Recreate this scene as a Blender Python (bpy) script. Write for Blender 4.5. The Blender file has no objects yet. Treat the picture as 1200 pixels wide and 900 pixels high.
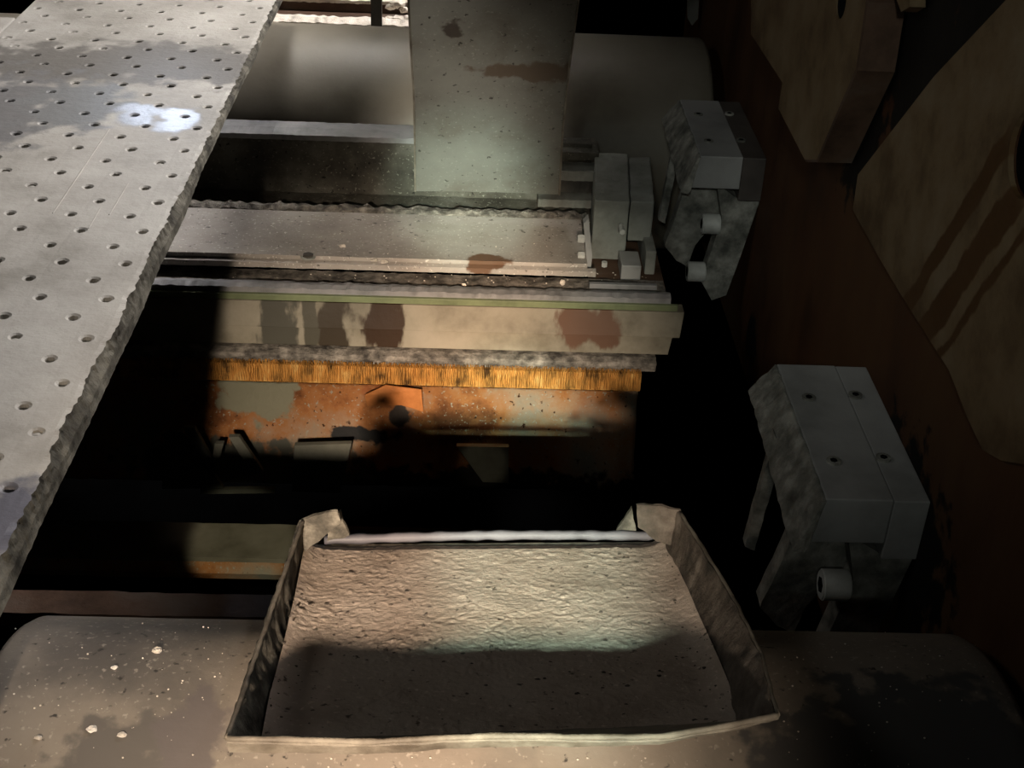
import bpy, bmesh, math, random
from mathutils import Vector, Matrix, noise
from mathutils.geometry import tessellate_polygon
random.seed(7)
S = bpy.context.scene
COL = S.collection

# ------------------------------------------------------------------ camera
FPX = 1550.0
def nrm(v): return Vector(v).normalized()
_Y = nrm((-29, 950, 1550)); _X = Vector((44573, -1167, 1550)); _X = (_X - _Y*_X.dot(_Y)).normalized()
_Z = -_X.cross(_Y)
if _Z.y < 0: _Z = -_Z
RW = Matrix((_X, _Y, _Z))                       # camera (right, up, forward) -> world
def ray(px, py): return RW @ Vector(((px-600)/FPX, (450-py)/FPX, 1.0))
def at(px, py, x=None, y=None, h=None):         # point of the photo on a known world plane (h = depth below the lens)
    r = ray(px, py)
    t = x/r.x if x is not None else (y/r.y if y is not None else -h/r.z)
    return r*t
cd = bpy.data.cameras.new('camera'); cam = bpy.data.objects.new('camera', cd); COL.objects.link(cam)
r3, u3, f3 = RW.col[0], RW.col[1], RW.col[2]
cam.matrix_world = Matrix(((r3.x, u3.x, -f3.x, 0), (r3.y, u3.y, -f3.y, 0), (r3.z, u3.z, -f3.z, 0), (0, 0, 0, 1)))
cd.sensor_fit = 'HORIZONTAL'; cd.sensor_width = 36; cd.lens = 36*FPX/1200; cd.clip_start = .02; cd.clip_end = 60
S.camera = cam

# ------------------------------------------------------------------ light
w = bpy.data.worlds.new('world'); S.world = w; w.use_nodes = True
w.node_tree.nodes['Background'].inputs[0].default_value = (.55, .62, .6, 1)
w.node_tree.nodes['Background'].inputs[1].default_value = .006
S.view_settings.view_transform = 'Standard'; S.view_settings.look = 'None'
S.view_settings.exposure = 0; S.view_settings.gamma = 1; S.view_settings.use_curve_mapping = False
def area(name, loc, tgt, size, power, col, spread=180, sy=None):
    l = bpy.data.lights.new(name, 'AREA'); o = bpy.data.objects.new(name, l); COL.objects.link(o)
    l.energy = power; l.color = col; l.size = size; l.spread = math.radians(spread)
    if sy: l.shape = 'RECTANGLE'; l.size_y = sy
    o.location = loc; o.rotation_euler = (Vector(tgt)-Vector(loc)).to_track_quat('-Z', 'Y').to_euler()
    return o
def spot(name, loc, tgt, ang, power, col, blend=.3, rad=.1):
    l = bpy.data.lights.new(name, 'SPOT'); o = bpy.data.objects.new(name, l); COL.objects.link(o)
    l.energy = power; l.color = col; l.spot_size = math.radians(ang); l.spot_blend = blend; l.shadow_soft_size = rad
    o.location = loc; o.rotation_euler = (Vector(tgt)-Vector(loc)).to_track_quat('-Z', 'Y').to_euler()
    return o
# work lamp behind the viewer, hall lamps beyond the machine; the others are added fills
spot('work_lamp', (-.20, -3.6, 1.21), (-.09, 1.30, -.99), 9.6, 2000, (1, .83, .66), .8, .10)
spot('tray_fill', (-.12, -3.6, 1.21), (-.03, 1.10, -.93), 5.0, 1500, (1, .72, .52), .7, .08)  # added spot to brighten the tray
spot('pit_fill', (-.15, -.5, .50), at(285, 636, h=1.62), 4.0, 150, (1, .92, .66), .5, .01)  # added spot near the camera, brightens the deep ledge
spot('pit_fill', (.0, -.5, .50), at(566, 544, y=2.03), 1.9, 22, (1, .97, .78), .6, .01)  # added spot near the camera, brightens one patch in the pit
spot('sheet_fill', (0, -3.6, 1.3), (-.02, 2.22, -.80), 3.6, 1900, (1, .92, .80), 1, .08)  # added spot to lift the upper hanging sheet
spot('warm_fill', (-.05, -3.5, 1.30), (.03, 2.2, -1.12), 3.8, 850, (1, .60, .34), .9, .05)  # added warm spot on the middle of table and cream bar
spot('green_fill', (.10, -3.4, 1.25), (.085, 1.14, -.915), 3.4, 1900, (.68, 1, .86), .9, .03)  # added greenish spot on the tray floor
spot('green_fill', (.20, -3.4, 1.25), (.22, 2.25, -1.1), 2.8, 160, (.74, 1, .84), 1, .03)  # added greenish spot around the bearing block
spot('green_fill', (.15, -3.4, 1.25), (-.01, 2.42, -1.03), 3.4, 3000, (.76, 1, .86), 1, .02)  # added greenish spot on the lower hanging sheet
hl = at(207, 138, h=.78); hl.z = -.78; hd = ray(207, 138); hd.z = -hd.z
spot('hall_lamp', hl+hd.normalized()*5, hl, 3.4, 300, (.72, .82, 1), 1, .10)
area('far_top_fill', (-.5, 3.9, 1.6), (-.35, 3.0, -.9), .5, 1.5, (1, .95, .88), 30)  # added soft light for the top of the far roller
area('hall_lamp_right', (2.2, 4.2, 1.9), (-.4, 2.2, -1.1), .5, 46, (.97, .93, .92), 60)
area('side_fill', (-.5, -2.6, 1.5), (.62, 2.2, -1.0), .3, .20, (.93, 1, .93), 12)  # added faint light for the bracket fronts
area('left_fill', (-3.0, .9, 1.6), (.2, 1.6, -.8), .8, 1.9, (.98, .95, .9), 90)  # added soft fill from the left for wall and brackets

# ------------------------------------------------------------------ materials
MATS = {}
def mat(name, cols, scale=6, rough=.6, bump=.3, bscale=60, metal=0.0, speck=0, streak=None, spots=None, wet=None, extra=None):
    m = bpy.data.materials.new(name); m.use_nodes = True; nt = m.node_tree; N = nt.nodes; L = nt.links
    b = N['Principled BSDF']; tc = N.new('ShaderNodeTexCoord'); geo = N.new('ShaderNodeNewGeometry')
    mp = N.new('ShaderNodeMapping'); L.new(geo.outputs['Position'], mp.inputs['Vector'])
    if streak: mp.inputs['Scale'].default_value = streak
    n1 = N.new('ShaderNodeTexNoise'); n1.inputs['Scale'].default_value = scale; n1.inputs['Detail'].default_value = 8; n1.inputs['Roughness'].default_value = .62
    L.new(mp.outputs[0], n1.inputs['Vector'])
    r = N.new('ShaderNodeValToRGB'); L.new(n1.outputs['Fac'], r.inputs[0])
    e = r.color_ramp.elements; k = len(cols)
    while len(e) < k: e.new(.5)
    for i, c in enumerate(cols):
        e[i].position = .34 + .32*i/(max(1, k-1)); e[i].color = (*c, 1)
    out = r.outputs[0]
    def mix(fac, c, prev, blend='MIX'):
        x = N.new('ShaderNodeMix'); x.data_type = 'RGBA'; x.blend_type = blend
        L.new(fac, x.inputs[0]); L.new(prev, x.inputs[6]); x.inputs[7].default_value = (*c, 1); return x.outputs[2]
    def thr(sock, lo, hi):
        q = N.new('ShaderNodeMapRange'); q.interpolation_type = 'SMOOTHSTEP'; L.new(sock, q.inputs[0]); q.inputs[1].default_value = lo; q.inputs[2].default_value = hi; return q.outputs[0]
    if speck:
        n2 = N.new('ShaderNodeTexNoise'); n2.inputs['Scale'].default_value = 170; n2.inputs['Detail'].default_value = 3
        L.new(geo.outputs['Position'], n2.inputs['Vector'])
        out = mix(thr(n2.outputs['Fac'], .60, .72), tuple(min(1, c*speck) for c in cols[-1]), out)
        n3 = N.new('ShaderNodeTexNoise'); n3.inputs['Scale'].default_value = 95; n3.inputs['Detail'].default_value = 3
        L.new(geo.outputs['Position'], n3.inputs['Vector'])
        out = mix(thr(n3.outputs['Fac'], .64, .74), tuple(c*.35 for c in cols[0]), out)
    if spots:                                   # (x, y, z, radius, colour) stains and painted shade with a place and shape of their own
        nn = N.new('ShaderNodeTexNoise'); nn.inputs['Scale'].default_value = 34; nn.inputs['Detail'].default_value = 5
        sm_ = N.new('ShaderNodeMapping'); L.new(geo.outputs['Position'], sm_.inputs['Vector']); sm_.inputs['Scale'].default_value = (1, 1, .35 if name == 'cream_paint' else 1)
        L.new(sm_.outputs[0], nn.inputs['Vector'])
        for (sx, sy, sz, rx, ry, rz, c) in spots:
            v = N.new('ShaderNodeVectorMath'); v.operation = 'SUBTRACT'; L.new(geo.outputs['Position'], v.inputs[0]); v.inputs[1].default_value = (sx, sy, sz)
            d = N.new('ShaderNodeVectorMath'); d.operation = 'DIVIDE'; L.new(v.outputs[0], d.inputs[0]); d.inputs[1].default_value = (rx, ry, rz)
            ln = N.new('ShaderNodeVectorMath'); ln.operation = 'LENGTH'; L.new(d.outputs[0], ln.inputs[0])
            a = N.new('ShaderNodeMath'); a.operation = 'MULTIPLY_ADD'; L.new(nn.outputs['Fac'], a.inputs[0]); a.inputs[1].default_value = 2.2; L.new(ln.outputs['Value'], a.inputs[2])
            out = mix(thr(a.outputs[0], 2.35, 2.0), c, out)
    rr = N.new('ShaderNodeMapRange'); L.new(n1.outputs['Fac'], rr.inputs[0]); rr.inputs[1].default_value = .3; rr.inputs[2].default_value = .7
    rr.inputs[3].default_value = max(.05, rough-.12); rr.inputs[4].default_value = min(1, rough+.12)
    ro = rr.outputs[0]
    if wet:                                     # wet puddles: darker and glossy
        nn = N.new('ShaderNodeTexNoise'); nn.inputs['Scale'].default_value = 22; nn.inputs['Detail'].default_value = 6
        L.new(geo.outputs['Position'], nn.inputs['Vector'])
        for (sx, sy, rx, ry, rg, c) in wet:
            v = N.new('ShaderNodeVectorMath'); v.operation = 'SUBTRACT'; L.new(geo.outputs['Position'], v.inputs[0]); v.inputs[1].default_value = (sx, sy, 0)
            d = N.new('ShaderNodeVectorMath'); d.operation = 'DIVIDE'; L.new(v.outputs[0], d.inputs[0]); d.inputs[1].default_value = (rx, ry, 1000)
            ln = N.new('ShaderNodeVectorMath'); ln.operation = 'LENGTH'; L.new(d.outputs[0], ln.inputs[0])
            a = N.new('ShaderNodeMath'); a.operation = 'MULTIPLY_ADD'; L.new(nn.outputs['Fac'], a.inputs[0]); a.inputs[1].default_value = 2.4; L.new(ln.outputs['Value'], a.inputs[2])
            f = thr(a.outputs[0], 2.6, 1.95); out = mix(f, c, out)
            mr = N.new('ShaderNodeMix'); mr.data_type = 'FLOAT'; L.new(f, mr.inputs[0]); L.new(ro, mr.inputs[2]); mr.inputs[3].default_value = rg; ro = mr.outputs[0]
    if extra: out = extra(N, L, geo, out, mix, thr)
    L.new(out, b.inputs['Base Color']); L.new(ro, b.inputs['Roughness']); b.inputs['Metallic'].default_value = metal
    nb = N.new('ShaderNodeTexNoise'); nb.inputs['Scale'].default_value = bscale; nb.inputs['Detail'].default_value = 7; nb.inputs['Roughness'].default_value = .65
    L.new(mp.outputs[0], nb.inputs['Vector'])
    bp = N.new('ShaderNodeBump'); bp.inputs['Strength'].default_value = bump; bp.inputs['Distance'].default_value = .004
    L.new(nb.outputs['Fac'], bp.inputs['Height']); L.new(bp.outputs[0], b.inputs['Normal'])
    if name in ('wall_brown', 'pad_paint', 'cream_paint', 'rust', 'knurl', 'mud', 'mud_wall', 'tray_crust', 'grit', 'old_beam', 'brown_steel', 'dim_light_patch', 'plate_edge', 'orange_flake'): b.inputs['Specular IOR Level'].default_value = .12
    if name in ('pit', 'dark_hole'): b.inputs['Specular IOR Level'].default_value = 0
    MATS[name] = m; return m
P0 = at(210, 140, h=.78); P1 = at(155, 137, h=.78); P2 = at(75, 70, h=.78); P3 = at(210, 85, h=.78); P4 = at(45, 130, h=.78)
GREY = (.055, .053, .052)
mat('plate_dust', [(.22, .205, .175), (.33, .31, .275), (.40, .38, .34)], 5, .75, .35, 70,
    wet=[(P3.x-.02, 2.36, .32, .10, .62, (.13, .12, .105)), (P2.x, 2.33, .26, .09, .62, (.14, .13, .115)), (-.80, 2.10, .15, .16, .5, (.16, .155, .15)),
         (-.66, 2.13, .08, .10, .55, (.17, .17, .165)), (P0.x, P0.y, .034, .05, .34, (.24, .245, .26)), (P1.x, P1.y, .030, .05, .36, (.24, .245, .26)), (-.43, 1.0, .05, .05, .5, (.1, .1, .12))])
mat('plate_edge', [(.02, .018, .014), (.07, .064, .05), (.15, .138, .11)], 22, .85, .9, 60)
mat('roller_near', [(.13, .115, .10), (.24, .205, .165), (.29, .255, .21)], 4, .5, .18, 50, speck=1.25,
    spots=[(.36, .84, -.93, .09, .06, .1, (.09, .085, .08)), (.44, .88, -.93, .10, .07, .1, (.08, .08, .078)), (-.30, .83, -.92, .05, .05, .1, (.13, .115, .10)), (-.24, .86, -.92, .03, .05, .1, (.14, .12, .11))])
mat('roller_far', [(.10, .085, .06), (.16, .14, .105), (.20, .18, .14)], 3, .5, .1, 40)
mat('mud', [(.42, .335, .265), (.56, .46, .375), (.64, .54, .45)], 9, .92, .45, 140, speck=1.15)
mat('mud_wall', [(.05, .045, .038), (.12, .10, .082), (.21, .18, .15)], 22, .92, 1.0, 90)
mat('tray_crust', [(.03, .03, .026), (.09, .083, .068), (.21, .195, .16)], 30, .9, 1.0, 90)
mat('tray_rim', [(.08, .066, .048), (.15, .13, .10), (.24, .215, .17)], 24, .7, .5, 80)
mat('lip_metal', [(.06, .058, .065), (.11, .105, .118), (.15, .145, .16)], 10, .65, .2, 50)
mat('pale_metal', [(.13, .13, .13), (.22, .22, .22), (.27, .26, .26)], 14, .6, .2, 60, metal=.2)
SL = []
mat('hanging_sheet', [(.20, .18, .15), (.28, .27, .235), (.33, .32, .28)], 6, .5, .12, 60, speck=1.12,
    spots=[(at(532, 24, y=2.25).x, 2.25, at(532, 24, y=2.25).z, .018, .1, .02, (.11, .09, .075)),
           (at(635, 75, y=2.3).x, 2.3, at(635, 75, y=2.3).z, .10, .2, .020, (.17, .125, .09))])
mat('table_paint', [(.21, .185, .16), (.33, .30, .265), (.40, .375, .34)], 5, .55, .18, 50, speck=1.5,
    spots=[(.03, 2.24, -1.10, .035, .02, .03, (.13, .07, .04))])
drips = []
for px, wd, c in ((330, .030, (.055, .052, .04)), (392, .026, (.035, .026, .016)), (452, .030, (.03, .016, .008)), (690, .06, (.10, .055, .034)), (365, .012, (.06, .055, .04))):
    q = at(px, 378, y=2.15); drips.append((q.x, 2.15, q.z, wd*1.05, .2, .075 if px != 690 else .04, c))
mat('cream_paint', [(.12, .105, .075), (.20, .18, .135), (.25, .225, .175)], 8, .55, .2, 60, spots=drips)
mat('dim_light_patch', [(.05, .05, .04), (.10, .10, .08)], 12, .8, .4, 60)  # dimmed colour for the modelled light patches in the pit
mat('green_paint', [(.10, .12, .06), (.17, .20, .10)], 20, .6, .3, 60)
mat('grit', [(.05, .045, .04), (.15, .135, .115), (.30, .27, .23)], 40, .95, 1.0, 120)
mat('knurl', [(.06, .03, .01), (.28, .14, .035), (.40, .19, .045), (.46, .28, .09)], 40, .7, 1.0, 150, streak=(1, 1, .5))
mat('orange_flake', [(.22, .08, .02), (.42, .16, .05)], 20, .7, .5, 80)
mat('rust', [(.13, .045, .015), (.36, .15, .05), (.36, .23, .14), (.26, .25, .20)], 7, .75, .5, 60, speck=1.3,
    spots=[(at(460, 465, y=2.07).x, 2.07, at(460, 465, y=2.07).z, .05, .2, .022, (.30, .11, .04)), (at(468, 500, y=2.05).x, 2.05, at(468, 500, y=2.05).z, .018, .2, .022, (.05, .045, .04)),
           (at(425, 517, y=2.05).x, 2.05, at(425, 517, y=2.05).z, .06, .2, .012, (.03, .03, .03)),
           (.0, 2.03, -1.482, .42, .3, .034, (.022, .018, .014)), (-.40, 2.03, -1.455, .2, .3, .03, (.02, .018, .014)),  # dark spots paint the shade on the lower apron
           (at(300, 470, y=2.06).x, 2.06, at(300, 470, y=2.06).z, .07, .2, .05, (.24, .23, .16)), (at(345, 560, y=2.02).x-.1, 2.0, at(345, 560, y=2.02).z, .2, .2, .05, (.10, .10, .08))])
mat('dark_steel', [(.025, .023, .02), (.06, .055, .045), (.09, .085, .075)], 9, .6, .4, 50)
mat('brown_steel', [(.05, .03, .02), (.10, .06, .04), (.12, .09, .07)], 8, .7, .4, 50)
mat('old_beam', [(.03, .027, .022), (.07, .065, .052), (.13, .125, .105)], 9, .75, .6, 40, speck=1.4)
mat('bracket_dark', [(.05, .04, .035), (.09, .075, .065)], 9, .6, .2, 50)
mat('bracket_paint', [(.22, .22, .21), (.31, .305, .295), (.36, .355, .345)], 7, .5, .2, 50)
mat('bracket_rough', [(.07, .07, .06), (.19, .185, .16), (.36, .35, .31)], 24, .9, .9, 90)
mat('block_paint', [(.14, .14, .12), (.22, .225, .20), (.28, .29, .26)], 12, .75, .5, 60)
mat('bolt_metal', [(.40, .40, .37), (.60, .60, .56)], 30, .5, .2, 60)
mat('dark_hole', [(.006, .006, .006), (.01, .01, .01)], 5, .9, 0)  # near-black colour stands in for shade inside holes and sockets
mat('debris', [(.45, .40, .34), (.70, .62, .52), (.80, .74, .66)], 30, .9, .8, 90)
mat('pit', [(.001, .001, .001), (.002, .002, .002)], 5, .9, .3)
mat('wire', [(.3, .29, .27), (.45, .43, .4)], 20, .6, 0)
def wall_extra(N, L, geo, out, mix, thr):
    return out
WALL_SHADE = [(at(*p, x=.565), a, b) for p, a, b in (((1085, 55), .16, .14), ((1010, 150), .09, .10), ((1150, 10), .12, .05), ((880, 400), .05, .05), ((1060, 620), .16, .10), ((1050, 700), .12, .08))]  # painted dark spots standing in for deep shade on the wall
mat('wall_brown', [(.030, .013, .006), (.070, .031, .014), (.09, .047, .022)], 4.5, .7, .25, 30, streak=(1, 1, .5), spots=[(q.x, q.y, q.z, .3, a, b, (.008, .007, .006)) for q, a, b in WALL_SHADE])
def pad_extra(N, L, geo, out, mix, thr):
    # brown spill tracks running slantwise under the round hole
    a = at(1200, 235, x=.565); b = at(1075, 420, x=.565); d = (b-a).normalized(); n = Vector((0, -d.z, d.y))
    dt = N.new('ShaderNodeVectorMath'); dt.operation = 'DOT_PRODUCT'; L.new(geo.outputs['Position'], dt.inputs[0]); dt.inputs[1].default_value = n
    nn = N.new('ShaderNodeTexNoise'); nn.inputs['Scale'].default_value = 16; nn.inputs['Detail'].default_value = 6; L.new(geo.outputs['Position'], nn.inputs['Vector'])
    m = N.new('ShaderNodeMath'); m.operation = 'MULTIPLY_ADD'; L.new(nn.outputs['Fac'], m.inputs[0]); m.inputs[1].default_value = .03; L.new(dt.outputs['Value'], m.inputs[2])
    def dist(p): return n.dot(at(*p, x=.565))+.015
    du = N.new('ShaderNodeVectorMath'); du.operation = 'DOT_PRODUCT'; L.new(geo.outputs['Position'], du.inputs[0]); du.inputs[1].default_value = d
    start = thr(du.outputs['Value'], d.dot(a)-.04, d.dot(a)+.01)
    for p, wd in (((1130, 330), .020), ((1085, 330), .014), ((1160, 340), .006)):
        s = N.new('ShaderNodeMath'); s.operation = 'SUBTRACT'; L.new(m.outputs[0], s.inputs[0]); s.inputs[1].default_value = dist(p)
        ab = N.new('ShaderNodeMath'); ab.operation = 'ABSOLUTE'; L.new(s.outputs[0], ab.inputs[0])
        f = N.new('ShaderNodeMath'); f.operation = 'MULTIPLY'; L.new(thr(ab.outputs[0], wd+.003, wd-.002), f.inputs[0]); L.new(start, f.inputs[1])
        out = mix(f.outputs[0], (.085, .045, .018), out)
    return out
mat('pad_paint', [(.09, .058, .03), (.175, .125, .07), (.22, .17, .11)], 7, .75, .4, 40, extra=pad_extra)

# ------------------------------------------------------------------ helpers
def tag(o, label=None, cat=None, group=None, kind=None):
    if label: o['label'] = label
    if cat: o['category'] = cat
    if group: o['group'] = group
    if kind: o['kind'] = kind
    return o
def empty(name, loc, label, cat, group=None):
    o = bpy.data.objects.new(name, None); COL.objects.link(o); o.location = loc; o.empty_display_size = .02
    return tag(o, label, cat, group)
def link(name, bm, m, parent=None, smooth=False, auto=None):
    bmesh.ops.recalc_face_normals(bm, faces=bm.faces[:])
    me = bpy.data.meshes.new(name); bm.to_mesh(me); bm.free()
    if smooth:
        for p in me.polygons: p.use_smooth = True
        if auto: me.set_sharp_from_angle(angle=math.radians(auto))
    for mm in (m if isinstance(m, (list, tuple)) else [m]): me.materials.append(MATS[mm])
    o = bpy.data.objects.new(name, me); COL.objects.link(o)
    if parent is not None:
        o.parent = parent
        if parent.type == 'EMPTY':
            me.transform(Matrix.Translation(-parent.location))
    return o
def rnd(p, s, a, seed=0):
    return Vector((noise.noise(Vector((p.x*s+seed, p.y*s, p.z*s))), noise.noise(Vector((p.x*s, p.y*s+seed+31, p.z*s))), noise.noise(Vector((p.x*s, p.y*s, p.z*s+seed+77)))))*a
def rough(bm, scale, amp, cuts=0, maxlen=None, seed=0):
    if maxlen:
        for _ in range(6):
            es = [e for e in bm.edges if e.calc_length() > maxlen]
            if not es: break
            bmesh.ops.subdivide_edges(bm, edges=es, cuts=1, use_grid_fill=True)
    for v in bm.verts: v.co += rnd(v.co, scale, amp, seed) + rnd(v.co, scale*3.1, amp*.45, seed+9)
def hexa(pts, bm=None, bevel=0):                 # 8 points: bottom four, top four
    bm2 = bmesh.new(); vs = [bm2.verts.new(p) for p in pts]
    for f in ((3, 2, 1, 0), (4, 5, 6, 7), (0, 1, 5, 4), (1, 2, 6, 5), (2, 3, 7, 6), (3, 0, 4, 7)): bm2.faces.new([vs[i] for i in f])
    if bevel: bmesh.ops.bevel(bm2, geom=bm2.edges[:], offset=bevel, segments=2, affect='EDGES', profile=.6)
    if bm is None: return bm2
    merge(bm, bm2); return bm
def merge(a, b):
    me = bpy.data.meshes.new('t'); b.to_mesh(me); b.free(); a.from_mesh(me); bpy.data.meshes.remove(me)
def box(x0, x1, y0, y1, h0, h1, bm=None, bevel=.002):   # h0 top, h1 bottom, both measured down
    return hexa([(x0, y0, -h1), (x1, y0, -h1), (x1, y1, -h1), (x0, y1, -h1), (x0, y0, -h0), (x1, y0, -h0), (x1, y1, -h0), (x0, y1, -h0)], bm, bevel)
def prism(pts, vec, holes=(), bm=None, bevel=0):        # planar polygon with holes, pushed along vec
    b2 = bmesh.new(); vec = Vector(vec); loops = [list(map(Vector, pts))]+[list(map(Vector, h)) for h in holes]
    flat = [p for l in loops for p in l]; tris = tessellate_polygon(loops)
    A = [b2.verts.new(p) for p in flat]; B = [b2.verts.new(p+vec) for p in flat]
    if not holes:
        b2.faces.new(A); b2.faces.new(B[::-1])
    else:
        for t in tris: b2.faces.new([A[i] for i in t]); b2.faces.new([B[i] for i in t[::-1]])
    k = 0
    for l in loops:
        n = len(l)
        for i in range(n):
            a, c = k+i, k+(i+1) % n; b2.faces.new((A[a], A[c], B[c], B[a]))
        k += n
    if bevel: bmesh.ops.bevel(b2, geom=[e for e in b2.edges if e.calc_face_angle(0) > .5], offset=bevel, segments=2, affect='EDGES')
    if bm is None: return b2
    merge(bm, b2); return bm
def extrude_profile(prof, x0, x1, step=.01, disp=None):  # closed (y, h) outline swept along x, x cut in steps, capped
    bm = bmesh.new(); n = max(1, int((x1-x0)/step)); rings = []
    for i in range(n+1):
        x = x0+(x1-x0)*i/n
        rings.append([bm.verts.new(Vector((x, y, -h))+(disp(x, y, h, j) if disp else Vector())) for j, (y, h) in enumerate(prof)])
    k = len(prof)
    for i in range(n):
        for j in range(k): bm.faces.new((rings[i][j], rings[i+1][j], rings[i+1][(j+1) % k], rings[i][(j+1) % k]))
    bm.faces.new(rings[0][::-1]); bm.faces.new(rings[-1]); return bm
def cyl(p0, p1, r, seg=16, bm=None, bevel=0, r2=None):
    b2 = bmesh.new(); p0 = Vector(p0); p1 = Vector(p1); d = p1-p0
    bmesh.ops.create_cone(b2, cap_ends=True, segments=seg, radius1=r, radius2=r if r2 is None else r2, depth=d.length)
    if bevel: bmesh.ops.bevel(b2, geom=[e for e in b2.edges if len(e.link_faces) == 2 and any(len(f.verts) > 4 for f in e.link_faces)], offset=bevel, segments=3, affect='EDGES')
    b2.transform(Matrix.Translation((p0+p1)/2) @ d.to_track_quat('Z', 'Y').to_matrix().to_4x4())
    if bm is None: return b2
    merge(bm, b2); return bm
def circle(c, r, n=20, ax='x', ry=None):
    c = Vector(c); o = []
    for i in range(n):
        a = 2*math.pi*i/n; u, v = r*math.cos(a), (ry or r)*math.sin(a)
        o.append(c+(Vector((0, u, v)) if ax == 'x' else Vector((u, v, 0)) if ax == 'z' else Vector((u, 0, v))))
    return o

# ------------------------------------------------------------------ the setting: pit floor and the right-hand frame wall
XW = .565
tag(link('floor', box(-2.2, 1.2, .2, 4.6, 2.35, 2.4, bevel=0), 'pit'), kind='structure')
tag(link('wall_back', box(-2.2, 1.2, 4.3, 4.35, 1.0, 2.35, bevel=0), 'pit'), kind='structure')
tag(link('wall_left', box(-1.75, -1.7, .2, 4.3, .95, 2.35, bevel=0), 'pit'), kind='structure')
wp = [(XW, .35, -1.36), (XW, 3.55, -1.37), (XW, 3.55, .10), (XW, .35, .10)]
hc = at(1210, 180, x=XW)
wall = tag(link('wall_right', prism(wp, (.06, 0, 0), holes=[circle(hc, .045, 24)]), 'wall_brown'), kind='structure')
link('hole_shade_plug', cyl(hc+Vector((.002, 0, 0)), hc+Vector((.058, 0, 0)), .0446, 24), 'dark_hole', wall)  # dark plug stands in for the shade inside the wall hole
pad = [at(*p, x=XW) for p in ((1330, -60), (1195, -10), (1100, 90), (1010, 205), (1004, 246), (1034, 300), (1062, 347), (1096, 400), (1118, 434), (1140, 490), (1158, 528), (1180, 540), (1230, 548), (1400, 500))]
link('wall_pad', prism(pad, (-.006, 0, 0), holes=[circle(hc, .046, 24)], bevel=.0), 'pad_paint', wall)

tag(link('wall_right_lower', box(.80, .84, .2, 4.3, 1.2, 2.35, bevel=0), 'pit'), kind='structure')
# gusset plate standing off the wall
GX = .51
gp = [at(*p, x=GX) for p in ((872, -60), (880, 0), (880, 40), (917, 97), (912, 127), (943, 187), (957, 187), (1003, 80), (1015, 0), (1030, -60))]
gc = at(986, 0, x=GX)
g = empty('gusset_plate', (GX, gc.y, gc.z), 'dark brown steel gusset with a round hole on the upper right wall', 'bracket')
link('web', prism(gp, (.018, 0, 0), holes=[circle(gc, .026, 20)]), 'pad_paint', g)
ed = bmesh.new()
for a, b in ((5, 6), (6, 7), (7, 8), (8, 9)):
    A, B = gp[a], gp[b]; n = Vector((0, 1, 0)) if a == 5 else Vector((0, -.012, -.003))
    hexa([A, B, B+Vector((.05, 0, 0)), A+Vector((.05, 0, 0)), A+Vector((0, -.01, .0)), B+Vector((0, -.01, .0)), B+Vector((.05, -.01, 0)), A+Vector((.05, -.01, 0))], ed)
link('flange', ed, 'brown_steel', g)
link('hole_shade_plug', cyl(gc+Vector((.002, 0, 0)), gc+Vector((.017, 0, 0)), .0257, 20), 'dark_hole', g)  # dark disc in place of shade inside the gusset hole
lp = [at(*p, x=.54) for p in ((1040, -30), (1066, -30), (1066, 8), (1056, 14))]
tag(link('wall_lug', prism(lp, (.02, 0, 0)), 'pad_paint'), 'small pale metal lug on the wall at the very top edge, right of the gusset', 'lug')
hp = [at(*p, y=3.3) for p in ((806, -20), (820, -20), (818, 22), (811, 30), (806, 22))]
tag(link('hanging_strap', prism(hp, (0, .012, 0)), 'block_paint'), 'small grey strap hanging behind the right end of the far roller', 'strap')

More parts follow.
